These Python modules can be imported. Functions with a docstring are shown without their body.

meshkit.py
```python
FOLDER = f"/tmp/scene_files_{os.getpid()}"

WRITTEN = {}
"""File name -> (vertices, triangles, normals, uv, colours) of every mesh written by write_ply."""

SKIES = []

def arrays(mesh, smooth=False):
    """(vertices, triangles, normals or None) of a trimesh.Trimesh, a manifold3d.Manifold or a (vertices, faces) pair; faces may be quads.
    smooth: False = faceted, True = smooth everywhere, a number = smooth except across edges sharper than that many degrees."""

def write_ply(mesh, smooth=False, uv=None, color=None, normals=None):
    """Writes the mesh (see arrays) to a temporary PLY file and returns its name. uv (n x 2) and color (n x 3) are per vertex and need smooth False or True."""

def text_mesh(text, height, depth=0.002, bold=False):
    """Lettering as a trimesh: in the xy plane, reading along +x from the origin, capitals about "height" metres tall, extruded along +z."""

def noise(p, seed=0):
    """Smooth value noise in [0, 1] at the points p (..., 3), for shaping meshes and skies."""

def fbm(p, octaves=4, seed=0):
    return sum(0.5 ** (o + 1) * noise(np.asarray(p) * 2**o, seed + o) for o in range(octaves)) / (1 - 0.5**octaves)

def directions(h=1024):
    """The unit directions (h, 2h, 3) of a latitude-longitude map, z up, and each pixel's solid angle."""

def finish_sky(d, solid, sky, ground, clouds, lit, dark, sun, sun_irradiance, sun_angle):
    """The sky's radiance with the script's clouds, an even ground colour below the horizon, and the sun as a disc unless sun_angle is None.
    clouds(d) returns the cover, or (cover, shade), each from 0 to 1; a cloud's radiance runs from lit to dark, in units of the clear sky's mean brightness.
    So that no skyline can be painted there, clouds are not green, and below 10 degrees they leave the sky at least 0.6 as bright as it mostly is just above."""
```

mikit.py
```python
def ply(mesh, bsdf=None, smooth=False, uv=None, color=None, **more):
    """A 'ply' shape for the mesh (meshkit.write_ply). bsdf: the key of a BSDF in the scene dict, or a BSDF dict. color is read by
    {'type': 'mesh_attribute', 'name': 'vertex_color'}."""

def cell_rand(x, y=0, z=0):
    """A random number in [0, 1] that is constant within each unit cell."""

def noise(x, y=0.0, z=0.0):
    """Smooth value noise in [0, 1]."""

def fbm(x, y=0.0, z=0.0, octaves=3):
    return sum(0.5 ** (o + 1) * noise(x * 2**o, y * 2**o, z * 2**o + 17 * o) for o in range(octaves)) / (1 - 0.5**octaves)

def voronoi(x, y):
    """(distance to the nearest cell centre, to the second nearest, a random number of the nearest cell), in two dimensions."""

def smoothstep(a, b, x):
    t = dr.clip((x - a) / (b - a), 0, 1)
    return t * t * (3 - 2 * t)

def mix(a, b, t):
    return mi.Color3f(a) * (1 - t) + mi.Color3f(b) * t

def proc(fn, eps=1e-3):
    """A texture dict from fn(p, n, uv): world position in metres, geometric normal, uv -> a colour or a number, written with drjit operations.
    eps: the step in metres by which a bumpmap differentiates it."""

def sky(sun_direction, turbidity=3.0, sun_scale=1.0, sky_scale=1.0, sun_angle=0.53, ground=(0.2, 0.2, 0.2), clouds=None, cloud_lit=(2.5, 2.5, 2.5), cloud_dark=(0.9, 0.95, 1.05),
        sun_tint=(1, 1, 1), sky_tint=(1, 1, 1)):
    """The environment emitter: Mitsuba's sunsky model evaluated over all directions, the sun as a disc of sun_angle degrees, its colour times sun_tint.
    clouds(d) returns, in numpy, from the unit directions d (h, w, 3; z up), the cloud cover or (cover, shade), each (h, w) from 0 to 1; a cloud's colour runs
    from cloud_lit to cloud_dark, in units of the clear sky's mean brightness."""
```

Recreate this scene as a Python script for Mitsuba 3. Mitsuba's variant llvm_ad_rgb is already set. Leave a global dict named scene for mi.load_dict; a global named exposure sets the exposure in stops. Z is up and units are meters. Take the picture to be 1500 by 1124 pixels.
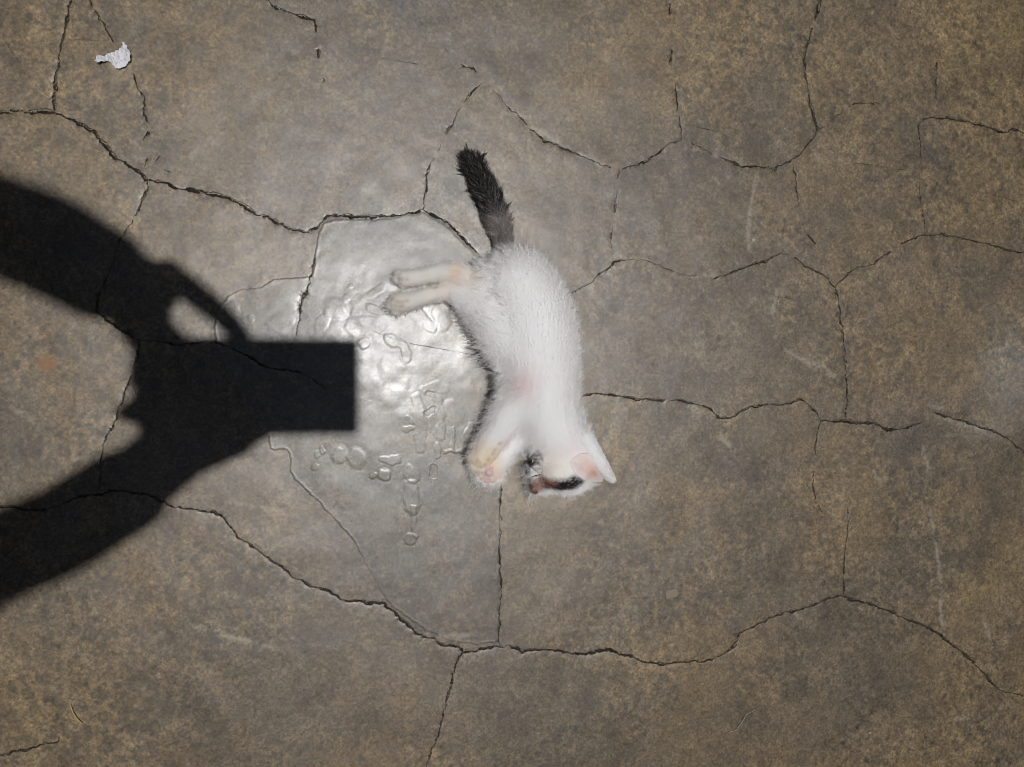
import math, numpy as np, trimesh, mitsuba as mi, drjit as dr, mikit, meshkit
import manifold3d as m3
from scipy.spatial import cKDTree
from shapely.geometry import Polygon, LineString, Point
from shapely import contains_xy

T = mi.ScalarTransform4f
scene, labels = {}, {}

# ------------------------------------------------------------------ camera, sun, exposure
EYE_H = 0.65                       # the lens hangs this high above the floor
FOC = 1126.0                       # focal length in pixels of the 1500 pixel wide photograph
NADIR = np.array([542.0, 512.0])   # where the plumb line under the lens meets the picture
HIGHLIGHT = np.array([588.0, 486.0])
down = np.array([(NADIR[0] - 750) / FOC, (562 - NADIR[1]) / FOC, 1.0]); down /= np.linalg.norm(down)
zc = -down
xc = np.array([1.0, 0, 0]) - zc[0] * zc; xc /= np.linalg.norm(xc)
yc = np.cross(zc, xc)
# image axes (right, up, forward) form a left-handed triple seen as (x, y, -z): use y so that up stays up
if yc[1] < 0: yc = -yc
R = np.stack([xc, yc, zc])         # world = R @ camera
EYE = np.array([0, 0, EYE_H])


def W(px, py, z=0.0):
    """The point at height z on the line of sight through a pixel of the photograph."""
    d = R @ np.array([(px - 750) / FOC, (562 - py) / FOC, 1.0])
    return EYE + d * (EYE_H - z) / -d[2]


def WW(pts, z=0.0):
    return np.array([W(p[0], p[1], z) for p in pts])


PX = 0.65 / FOC                    # metres of floor to one pixel of the photograph
fwd, upv = R @ np.array([0, 0, 1.0]), R @ np.array([0, 1.0, 0])
scene['camera'] = dict(type='perspective', fov=2 * math.degrees(math.atan(750 / FOC)), fov_axis='x', near_clip=0.004, far_clip=60.0,
                       to_world=T().look_at(origin=EYE.tolist(), target=(EYE + fwd).tolist(), up=upv.tolist()))
g = W(*HIGHLIGHT)
SUN = np.array([g[0], g[1], EYE_H]); SUN /= np.linalg.norm(SUN)
exposure = 0.96
scene['sky'] = mikit.sky(SUN.tolist(), turbidity=3, sun_angle=0.95, sky_scale=1.2, sun_tint=(.85, 1.0, 1.26))


def SP(px, py, z):
    """The point at height z whose sun shadow falls on the floor at this pixel."""
    return W(px, py) + SUN * z / SUN[2]


# ------------------------------------------------------------------ helpers
def rgb(*c): return {'type': 'rgb', 'value': list(c)}


def tag(key, label, category=None, group=None, kind=None):
    d = {'label': label}
    if category: d['category'] = category
    if group: d['group'] = group
    if kind: d['kind'] = kind
    labels[key] = d


def numbered(key):
    if key not in scene: return key
    k = 1
    while f'{key}_{k:03d}' in scene: k += 1
    return f'{key}_{k:03d}'


def put(key, mesh, bsdf, smooth=False, color=None):
    key = numbered(key)
    scene[key] = mikit.ply(mesh, bsdf, smooth=smooth, color=color)
    return key


def ball(c, r, n=24):
    return m3.Manifold.sphere(float(r), n).translate([float(x) for x in c])


def bone(a, ra, b, rb, n=24):
    return m3.Manifold.batch_hull([ball(a, ra, n), ball(b, rb, n)])


def chain(nodes, n=24):
    """nodes: (point, radius) ... -> union of the hulls between neighbours."""
    return m3.Manifold.batch_boolean([bone(nodes[i][0], nodes[i][1], nodes[i + 1][0], nodes[i + 1][1], n) for i in range(len(nodes) - 1)], m3.OpType.Add)


def soft(man, edge, rounds=10, lamb=0.5):
    m = man.refine_to_length(edge).to_mesh()
    t = trimesh.Trimesh(m.vert_properties[:, :3], m.tri_verts, process=True)
    trimesh.smoothing.filter_taubin(t, lamb=lamb, nu=lamb + 0.03, iterations=rounds)
    return t


def rbox(lo, hi, r):
    lo, hi = np.array(lo, float) + r, np.array(hi, float) - r
    return m3.Manifold.batch_hull([ball([(lo, hi)[i][0], (lo, hi)[j][1], (lo, hi)[k][2]], r, 12) for i in (0, 1) for j in (0, 1) for k in (0, 1)])


def box(lo, hi):
    lo, hi = np.array(lo, float), np.array(hi, float)
    return trimesh.creation.box(extents=hi - lo, transform=trimesh.transformations.translation_matrix((lo + hi) / 2))


# ------------------------------------------------------------------ materials
noise, fbm, smoothstep, mix = mikit.noise, mikit.fbm, mikit.smoothstep, mikit.mix

# stains that belong to the concrete: (px, py, radius px, colour kind, strength)
OCHRE = [(1000, 60, 90, .8), (860, 95, 110, .6), (1230, 130, 110, .7), (1450, 60, 90, .6), (1450, 250, 70, .6), (60, 90, 90, .6), (330, 40, 90, .45),
         (930, 1010, 90, .4), (60, 1080, 90, .4), (130, 250, 90, .35), (1430, 840, 60, .3), (1180, 610, 60, .15)]
DARKP = [(1350, 690, 90, .5), (1400, 790, 100, .4), (1230, 990, 60, .4), (1370, 230, 60, .4), (330, 910, 80, .35), (800, 1040, 80, .35), (900, 300, 70, .25), (1040, 280, 60, .3), (660, 850, 60, .25), (1470, 1080, 60, .4)]
SPOTS = [(125, 1005, 4, 1.0), (245, 1040, 14, .5), (375, 1070, 10, .45), (1415, 90, 9, .5), (1490, 152, 7, .6), (1160, 44, 5, .7), (1088, 60, 4, .7), (80, 18, 14, .4), (516, 172, 5, .8),
         (617, 37, 4, .7), (1236, 904, 6, .7), (420, 85, 5, .5), (143, 788, 9, .5), (1095, 355, 3, .3), (1542, 200, 3, .3), (10, 421, 4, .6), (60, 449, 4, .6), (1270, 190, 8, .3), (1105, 135, 7, .3), (915, 165, 10, .35), (230, 540, 6, .3)]
PALE = [[(1107, 255), (1097, 310), (1095, 365)], [(1138, 425), (1131, 458)], [(1150, 512), (1185, 532)], [(1190, 532), (1225, 552)], [(1060, 640), (1083, 672)], [(275, 912), (320, 927), (395, 948)],
        [(345, 735), (410, 750)], [(1362, 752), (1372, 800), (1377, 860), (1379, 915)], [(1353, 655), (1362, 690)], [(1165, 900), (1181, 915)], [(1400, 1054), (1430, 1056)], [(735, 165), (790, 171), (840, 175)],
        [(1000, 404), (1050, 409)], [(780, 188), (880, 242)], [(1000, 210), (1050, 230)], [(655, 930), (710, 928)], [(20, 598), (50, 618)], [(1223, 595), (1228, 608)], [(1190, 220), (1198, 236)],
        [(1363, 595), (1380, 600)], [(1280, 690), (1292, 705)], [(490, 548), (483, 562)], [(1370, 610), (1440, 630)], [(640, 222), (628, 250)], [(1440, 905), (1452, 950)], [(650, 55), (662, 75)]]


def warp(p, s):
    return (fbm(p.x * 60, p.y * 60, 3.0) - .5) * s, (fbm(p.x * 60, p.y * 60, 9.0) - .5) * s


def floor_color(p, n, uv):
    a = fbm(p.x * 7, p.y * 7, 1.5, 4)
    b = fbm(p.x * 38, p.y * 38, 4.5, 4)
    c = fbm(p.x * 210, p.y * 210, 2.5, 3)
    c = .5 + (c - .5) * (.35 + .9 * smoothstep(.35, .65, fbm(p.x * 13, p.y * 13, 21.5, 3)))
    d = noise(p.x * 560, p.y * 560, 7.5)
    e = noise(p.x * 1150, p.y * 1150, 5.5)
    wx, wy = warp(p, .05)
    x, y = p.x + wx, p.y + wy
    col = mix((.128, .087, .042), (.102, .074, .043), smoothstep(.35, .65, a))
    och, drk = mi.Float(0), mi.Float(0)
    for (px, py, r, s) in OCHRE:
        q = W(px, py)
        och = dr.maximum(och, s * dr.exp(-((x - q[0]) ** 2 + (y - q[1]) ** 2) / (r * PX) ** 2))
    for (px, py, r, s) in DARKP:
        q = W(px, py)
        drk = dr.maximum(drk, s * dr.exp(-((x - q[0]) ** 2 + (y - q[1]) ** 2) / (r * PX) ** 2))
    blotch = smoothstep(.42, .6, b * .6 + c * .4)
    col = mix(col, (.170, .116, .046), dr.clip(och * (.34 + .30 * blotch), 0, 1))
    col = mix(col, (.052, .045, .038), dr.clip(drk * (.35 + .8 * (1 - blotch)), 0, 1))
    r1 = 1 - dr.abs(2 * fbm(p.x * 95 + wx * 30, p.y * 95, 12.5, 3) - 1)
    r2 = 1 - dr.abs(2 * fbm(p.x * 300, p.y * 300, 14.5, 2) - 1)
    v = dr.maximum((.70 + .6 * fbm(p.x * 16, p.y * 16, 27.5, 3)) * (.48 + 1.04 * b) * (.15 + 1.7 * c) * (.62 + .5 * r1) * (.72 + .38 * r2) * (.38 + 1.24 * d) * (.4 + 1.2 * e), .08) * 1.0
    col = col * v
    # pale scuffs of lime along old hairlines
    pale = mi.Float(0)
    sx, sy = warp(p, .006)
    x, y = p.x + sx, p.y + sy
    for line in PALE:
        for (u0, u1) in zip(line[:-1], line[1:]):
            q, r = W(*u0), W(*u1)
            ex, ey = r[0] - q[0], r[1] - q[1]
            t = dr.clip(((x - q[0]) * ex + (y - q[1]) * ey) / (ex * ex + ey * ey), 0, 1)
            pale = dr.maximum(pale, dr.exp(-((x - q[0] - t * ex) ** 2 + (y - q[1] - t * ey) ** 2) / .0021 ** 2))
    # scattered pale flecks
    f1, f2, fr = mikit.voronoi(p.x * 55, p.y * 55)
    fleck = smoothstep(.16, .05, f1) * smoothstep(.72, .85, fr)
    pale = dr.maximum(pale * smoothstep(.36, .58, b * .45 + c * .35 + d * .2), fleck * .9 * c)
    col = mix(col, (.30, .26, .20), dr.clip(pale * .55, 0, 1))
    # dark specks and pits
    g1, g2, gr = mikit.voronoi(p.x * 130 + 31, p.y * 130)
    speck = smoothstep(.2, .08, g1) * smoothstep(.9, .97, gr)
    h1, h2, hr = mikit.voronoi(p.x * 420 + 3, p.y * 420)
    speck = dr.maximum(speck * .6, smoothstep(.35, .15, h1) * smoothstep(.7, .95, hr) * .35)
    for (px, py, r, s) in SPOTS:
        q = W(px, py)
        speck = dr.maximum(speck, s * smoothstep(1.1, .55, dr.sqrt((x - q[0]) ** 2 + (y - q[1]) ** 2) / (r * PX)) * (.5 + .7 * c))
    col = col * (1 - .72 * dr.clip(speck, 0, 1))
    # the rust stain
    q = W(67, 532)
    rr = dr.sqrt((x - q[0]) ** 2 + (y - q[1]) ** 2) / (17 * PX)
    col = mix(col, (.22, .085, .012), dr.clip(smoothstep(1.0, .3, rr) * (.3 + 1.0 * c), 0, .9))
    return mi.Color3f(col)


def coat_tone(p, n, uv):
    return mi.Color3f(mix(floor_color(p, n, uv), mi.Color3f(.075, .075, .074) * (.6 + .8 * fbm(p.x * 90, p.y * 90, 41., 3)), .2 + .3 * (fbm(p.x * 20, p.y * 20, 43., 3) - .5)))


def grain(p, n, uv):
    return .5 * fbm(p.x * 260, p.y * 260, 1.0, 3) + .10 * noise(p.x * 1500, p.y * 1500, 2.0)


def wear(p, n, uv):
    return dr.clip(.13 + .4 * (fbm(p.x * 22, p.y * 22, 6.0, 4) - .5), 0, 1)


def wear_coat(p, n, uv):
    return dr.clip(.055 + .10 * (fbm(p.x * 30, p.y * 30, 8.0, 4) - .5), 0, 1)


def damp(p, n, uv):
    m = mi.Float(0)
    for (px, py, rx, ry) in ((592, -6, 36, 46), (1482, 545, 74, 88), (1440, 632, 56, 18)):
        q = W(px, py)
        m = dr.maximum(m, dr.exp(-((p.x - q[0]) / (rx * PX)) ** 2 - ((p.y - q[1]) / (ry * PX)) ** 2))
    return dr.clip(1.0 * m * smoothstep(.2, .6, .35 + .5 * fbm(p.x * 60, p.y * 60, 33., 3)), 0, 1)


FLOOR_COLOR = mikit.proc(floor_color)


COAT_COLOR = mikit.proc(coat_tone)


def gloss(wt_core, wt_mid, tone=FLOOR_COLOR):
    lobe = lambda r, sp: {'type': 'principled', 'base_color': tone, 'roughness': r, 'specular': sp}
    return {'type': 'blendbsdf', 'weight': wt_core, 'a': {'type': 'blendbsdf', 'weight': wt_mid, 'a': lobe(.45, .76), 'b': lobe(.33, 1.0)}, 'b': lobe(.205, 1.0)}


scene['mat_floor'] = {'type': 'bumpmap', 'arbitrary': mikit.proc(grain, eps=4e-4), 'scale': 0.00010, 'bsdf': {
    'type': 'blendbsdf', 'weight': mikit.proc(damp), 'a': gloss(.03, mikit.proc(wear)), 'b': {'type': 'principled', 'base_color': FLOOR_COLOR, 'roughness': .22, 'eta': 2.1}}}
scene['mat_coat'] = {'type': 'bumpmap', 'arbitrary': mikit.proc(grain, eps=4e-4), 'scale': 0.00005, 'bsdf': gloss(mikit.proc(wear_coat), .09, COAT_COLOR)}
scene['mat_dirt'] = {'type': 'twosided', 'bsdf': {'type': 'diffuse', 'reflectance': mikit.proc(
    lambda p, n, uv: mi.Color3f(mix((.012, .010, .008), (.05, .042, .032), fbm(p.x * 300, p.y * 300, 1., 3))))}}
scene['mat_fur'] = {'type': 'twosided', 'bsdf': {'type': 'principled', 'base_color': {'type': 'mesh_attribute', 'name': 'vertex_color'}, 'roughness': .6, 'specular': .25, 'sheen': .3}}
scene['mat_skin'] = {'type': 'principled', 'base_color': {'type': 'mesh_attribute', 'name': 'vertex_color'}, 'roughness': .75, 'specular': .2, 'sheen': .3}
scene['mat_pad'] = {'type': 'principled', 'base_color': mikit.proc(lambda p, n, uv: mi.Color3f(mix((.58, .38, .37), (.68, .50, .46), fbm(p.x * 500, p.y * 500, p.z * 500)))), 'roughness': .5, 'specular': .4}
scene['mat_nose'] = {'type': 'principled', 'base_color': mikit.proc(lambda p, n, uv: mi.Color3f(mix((.07, .028, .02), (.26, .125, .09), smoothstep(.35, .65, fbm(p.x * 600, p.y * 600, p.z * 600))))), 'roughness': .45, 'specular': .5}
scene['mat_dark'] = {'type': 'principled', 'base_color': rgb(.012, .01, .009), 'roughness': .5}

# ------------------------------------------------------------------ the cracks of the slab
# (width px, [points], dashes: 0 unbroken .. 1 mostly broken)
CRACKS = [
    (4.6, [(104, -14), (104, 0), (97, 25), (92, 55), (88, 75), (83, 105), (80, 125), (79, 142), (80, 163)], 0),
    (4.4, [(-14, 163), (0, 164), (30, 163), (78, 164), (110, 178), (137, 192), (155, 215), (170, 232), (195, 246), (216, 264), (235, 266), (262, 277), (300, 281), (325, 287), (355, 301), (375, 314), (400, 322), (430, 337), (448, 340), (465, 335), (473, 322), (483, 316), (500, 315), (520, 319), (545, 318), (570, 317), (590, 314), (605, 312), (620, 307)], 0),
    (2.6, [(620, 307), (640, 318), (655, 327), (670, 340), (690, 362), (705, 378), (718, 388)], 0),
    (2.4, [(620, 307), (623, 285), (626, 255), (632, 240), (640, 225), (655, 195), (670, 165), (686, 141), (705, 123)], .35),
    (2.6, [(652, 72), (667, 90), (683, 98), (692, 100), (705, 112), (720, 130), (733, 142), (742, 157), (755, 165), (775, 188), (797, 206), (830, 218), (850, 228), (870, 238), (890, 244), (907, 247), (925, 243), (942, 239), (960, 228), (978, 212), (997, 205)], .3),
    (1.8, [(907, 247), (905, 265), (904, 280), (901, 300), (898, 330), (895, 355), (896, 390)], .6),
    (2.4, [(830, 435), (845, 425), (863, 417), (880, 400), (893, 393), (899, 384), (920, 382), (945, 381)], .1),
    (2.8, [(982, 5), (979, 35), (984, 60), (983, 90), (987, 100), (990, 130), (993, 165), (996, 175), (998, 205)], .6),
    (3.4, [(1205, -10), (1200, 8), (1190, 40), (1185, 60), (1178, 85), (1179, 100), (1183, 130), (1188, 155), (1192, 170), (1197, 190), (1193, 200), (1180, 215), (1170, 228), (1155, 238), (1140, 243), (1133, 250), (1127, 245), (1107, 245), (1085, 243), (1065, 235), (1052, 230)], .08),
    (1.8, [(1052, 230), (1035, 221), (1020, 212), (998, 207)], .5),
    (1.8, [(1197, 190), (1215, 180), (1232, 166), (1245, 156), (1258, 151), (1290, 152)], .45),
    (2.0, [(1160, 238), (1165, 258), (1168, 285), (1170, 303)], .15),
    (1.6, [(1150, 320), (1148, 335), (1143, 368)], .6),
    (3.6, [(1345, 192), (1347, 180), (1358, 174), (1380, 172), (1410, 176), (1430, 181), (1450, 188), (1475, 195), (1483, 188), (1498, 195), (1512, 200)], 0),
    (2.0, [(1345, 190), (1348, 205), (1349, 225), (1347, 250), (1346, 280), (1350, 305), (1355, 335), (1353, 345)], .35),
    (1.9, [(1373, 85), (1372, 105), (1371, 140), (1372, 172)], .5),
    (2.6, [(1353, 345), (1345, 346), (1325, 355), (1310, 366), (1290, 378), (1280, 388), (1268, 392), (1258, 391), (1245, 400), (1235, 408), (1223, 420)], .15),
    (2.6, [(1353, 345), (1378, 343), (1410, 349), (1440, 356), (1460, 361), (1480, 367), (1498, 370), (1512, 373)], .1),
    (2.9, [(1223, 422), (1213, 408), (1200, 400), (1190, 395), (1180, 390), (1170, 381), (1158, 374), (1143, 370), (1138, 374), (1120, 384), (1110, 385), (1095, 391), (1080, 396), (1062, 404), (1045, 409)], .08),
    (1.3, [(945, 381), (965, 388), (985, 398), (1005, 403), (1025, 404), (1045, 409)], .4),
    (3.0, [(1223, 420), (1228, 440), (1231, 460), (1235, 490), (1237, 515), (1239, 540), (1241, 565), (1241, 590), (1239, 615)], 0),
    (2.8, [(846, 581), (870, 577), (900, 580), (925, 583), (950, 586), (980, 586), (1003, 588), (1020, 592), (1037, 597), (1050, 609), (1057, 613), (1075, 611), (1085, 603), (1100, 596), (1120, 594), (1140, 593), (1155, 592), (1173, 584), (1185, 594), (1195, 604), (1202, 617)], .03),
    (4.2, [(1202, 617), (1212, 617), (1225, 617), (1240, 617), (1260, 620), (1280, 619), (1300, 630), (1318, 630), (1335, 624), (1350, 619)], .05),
    (3.0, [(1369, 605), (1390, 611), (1410, 617), (1430, 623), (1455, 632), (1475, 642), (1498, 660), (1512, 672)], .05),
    (2.2, [(1202, 617), (1198, 632), (1195, 650), (1193, 680), (1191, 710), (1195, 735), (1203, 748), (1210, 755)], .35),
    (3.0, [(1242, 742), (1242, 765), (1240, 790), (1237, 815), (1236, 840), (1236, 874)], .05),
    (3.8, [(1236, 874), (1225, 874), (1205, 880), (1185, 890), (1165, 895), (1150, 895), (1140, 902), (1125, 907), (1110, 915), (1100, 920), (1085, 927), (1075, 945), (1065, 955), (1050, 963), (1035, 969), (1000, 969), (970, 974), (938, 969), (925, 961), (905, 958), (895, 953), (880, 954), (860, 957), (840, 959), (825, 956), (810, 953), (795, 951), (775, 953), (765, 955), (757, 950), (745, 945), (733, 947), (715, 948), (705, 951), (695, 955), (680, 956), (675, 950), (665, 946), (655, 947), (643, 942), (635, 935), (622, 932), (612, 930), (600, 918), (585, 904), (570, 890), (562, 884), (545, 884), (525, 882), (500, 879)], .04),
    (3.0, [(500, 879), (480, 865), (465, 860), (455, 860), (440, 850), (425, 843), (413, 831), (400, 823), (380, 808), (365, 796), (350, 788), (343, 780), (335, 768), (325, 757), (312, 751), (290, 747), (255, 743), (235, 734), (215, 724), (185, 720), (160, 720), (145, 725), (115, 727), (105, 732), (80, 744), (65, 746), (45, 746), (30, 747), (12, 741), (0, 744), (-14, 746)], 0),
    (3.8, [(1236, 874), (1255, 880), (1275, 885), (1290, 892), (1310, 897), (1315, 902), (1335, 909), (1355, 918), (1370, 925), (1385, 937), (1400, 950), (1415, 959), (1430, 975), (1445, 990), (1455, 1003), (1465, 1011), (1480, 1015), (1498, 1019), (1512, 1022)], 0),
    (2.6, [(733, 947), (730, 940), (731, 925), (731, 900), (734, 880), (735, 860), (733, 835), (731, 800), (733, 780), (733, 750), (734, 700)], .08),
    (3.2, [(678, 955), (670, 970), (663, 990), (661, 1008), (653, 1030), (648, 1055), (642, 1080), (632, 1100), (626, 1123), (622, 1140)], 0),
    (2.8, [(216, 266), (215, 275), (208, 290), (205, 303), (195, 320), (190, 330), (180, 345), (172, 365), (165, 385), (155, 410), (145, 430), (140, 455), (165, 475), (200, 497), (230, 500), (255, 505), (290, 503), (300, 500), (320, 503), (345, 512), (370, 525), (385, 537), (400, 541), (420, 542), (443, 547)], .08),
    (1.6, [(443, 547), (466, 562), (500, 580)], .5),
    (2.5, [(203, 500), (202, 520), (193, 550), (185, 570), (178, 590), (165, 625), (150, 655), (148, 675), (146, 700), (146, 725)], .1),
    (2.6, [(461, 370), (460, 385), (457, 400), (450, 425), (443, 440), (438, 465), (435, 485), (428, 505), (421, 530)], .2),
    (2.4, [(128, -10), (135, 12), (148, 30), (158, 46), (166, 62)], .1),
    (2.8, [(195, 108), (198, 120), (203, 132), (210, 145), (211, 165), (215, 175), (219, 182)], .1),
    (5.0, [(218, 193), (214, 199), (209, 206)], 0), (3.6, [(216, 232), (212, 244)], 0), (1.8, [(234, 228), (228, 236)], 0), (2.4, [(240, 249), (250, 252)], 0),
    (3.4, [(380, -8), (405, 12), (425, 18), (440, 23), (460, 30), (463, 45), (465, 65), (467, 105), (476, 120)], .5),
    (2.2, [(-14, 1110), (0, 1107), (20, 1102), (40, 1098), (60, 1091), (85, 1087), (87, 1080)], 0),
]
SCRATCHES = [(.9, [(548, 486), (575, 496), (604, 504), (650, 512), (700, 521)]), (.9, [(527, 80), (627, 97)]), (.9, [(1013, 185), (1065, 196)]), (.9, [(1083, 175), (1140, 195)]), (.8, [(1060, 60), (1110, 88)]),
             (.9, [(1405, 275), (1460, 287), (1505, 300)]), (.8, [(1440, 315), (1505, 332)]), (.9, [(1240, 237), (1330, 250)]), (1.0, [(3, 55), (22, 82), (38, 104)]), (.7, [(105, 58), (170, 61)]), (.7, [(1100, 557), (1180, 560)]),
             (.9, [(1183, 343), (1195, 357)]), (.8, [(70, 1020), (125, 1027)]), (.7, [(1460, 555), (1505, 561)]), (.8, [(205, 1080), (210, 1050)]), (.7, [(1020, 1045), (1105, 1030)])]
rng = np.random.default_rng(11)
for _ in range(26):
    q_ = np.array([rng.uniform(0, 1500), rng.uniform(0, 1124)]); a_ = rng.choice([.2, -.35, 1.4, .9]) + rng.normal() * .3; l_ = rng.uniform(15, 70)
    SCRATCHES.append((rng.uniform(.4, .65), [tuple(q_), tuple(q_ + l_ * np.array([math.cos(a_), math.sin(a_)]) * .5 + rng.normal(size=2) * 2), tuple(q_ + l_ * np.array([math.cos(a_), math.sin(a_)]))]))


def smooth_noise1(s, scale, seed):
    return meshkit.fbm(np.stack([s / scale, np.full_like(s, seed * 7.31), np.zeros_like(s)], -1), 3, seed) * 2 - 1


def crack_path(i, width, pts, broken, step=0.0003):
    """Dense jagged centre line (n x 2), half width (n) in metres; half width 0 where the crack is closed."""
    g = WW(pts)[:, :2]
    seg = np.linalg.norm(np.diff(g, axis=0), axis=1); s = np.concatenate([[0], np.cumsum(seg)])
    t = np.linspace(0, s[-1], max(int(s[-1] / step), 3))
    c = np.stack([np.interp(t, s, g[:, 0]), np.interp(t, s, g[:, 1])], -1)
    d = np.gradient(c, axis=0); d /= np.linalg.norm(d, axis=1, keepdims=True) + 1e-12
    nrm = np.stack([-d[:, 1], d[:, 0]], -1)
    off = smooth_noise1(t, .0042, i + 3) * .0015 + smooth_noise1(t, .0013, i + 90) * .0006
    fade = np.clip(np.minimum(t, s[-1] - t) / .004, 0, 1)
    c = c + nrm * (off * fade)[:, None]
    w = width * 1.03 * PX / 2 * np.clip(.80 + 1.3 * smooth_noise1(t, .008, i + 40) + .9 * smooth_noise1(t, .0016, i + 140), .34, 2.0)
    if broken > 0:
        gate = meshkit.fbm(np.stack([t / .012, np.full_like(t, i * 3.7), t * 0], -1), 2, i + 200)
        w = w * np.clip((gate - np.quantile(gate, broken * .75)) / .10 + .55, 0, 1)
    ends = np.clip(np.minimum(t, s[-1] - t) / .008, 0, 1)
    return c, w * (.5 + .5 * ends)


paths = [crack_path(i, *c) for i, c in enumerate(CRACKS)]
all_c = np.vstack([c[w > 4e-5] for c, w in paths]); all_w = np.concatenate([w[w > 4e-5] for c, w in paths])
all_i = np.concatenate([np.full((w > 4e-5).sum(), i) for i, (c, w) in enumerate(paths)])
crack_tree = cKDTree(all_c)
hair_c = np.vstack([c for c, w in paths]); hair_tree = cKDTree(hair_c)


def crack_relief(x, y):
    """Height of the slab near the cracks: open grooves, worn lips, a slight step across."""
    q = np.stack([x, y], -1)
    d, k = crack_tree.query(q, distance_upper_bound=.012)
    ok = np.isfinite(d); k = np.where(ok, k, 0); d = np.where(ok, d, 1.0)
    w = all_w[k]
    z = -.00010 * np.exp(-np.clip(d - w, 0, 1) / .0013) * np.clip(w / .0006, .3, 1.3)
    lip = np.exp(-np.clip(d - w, 0, 1) / .0016) * np.clip(w / .0008, 0, 1.5)
    n1 = meshkit.fbm(np.stack([x / .02, y / .02, x * 0], -1), 2, 5)
    side = np.sign((q[:, 0] - all_c[k, 0]) * .75 + (q[:, 1] - all_c[k, 1]))
    z += lip * .00016 * side * (n1 + .1)
    return np.where(ok, z, 0.0)


# ------------------------------------------------------------------ the slab: one sheet, fine under the lens, coarse towards the walls
corners = WW([(0, 0), (1500, 0), (1500, 1124), (0, 1124)])
X0, X1, Y0, Y1 = corners[:, 0].min() - .012, corners[:, 0].max() + .012, corners[:, 1].min() - .012, corners[:, 1].max() + .012
ROOM = (-3.6, 4.8, -3.4, 3.4)


def axis(lo, hi, a, b, step):
    fine = np.arange(a, b + step, step)
    out = step * 1.18 ** np.arange(1, 200); out = np.cumsum(out)
    left = a - out[out < a - lo - .02]; right = fine[-1] + out[out < hi - fine[-1] - .02]
    return np.concatenate([[lo], left[::-1], fine, right, [hi]])


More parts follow.
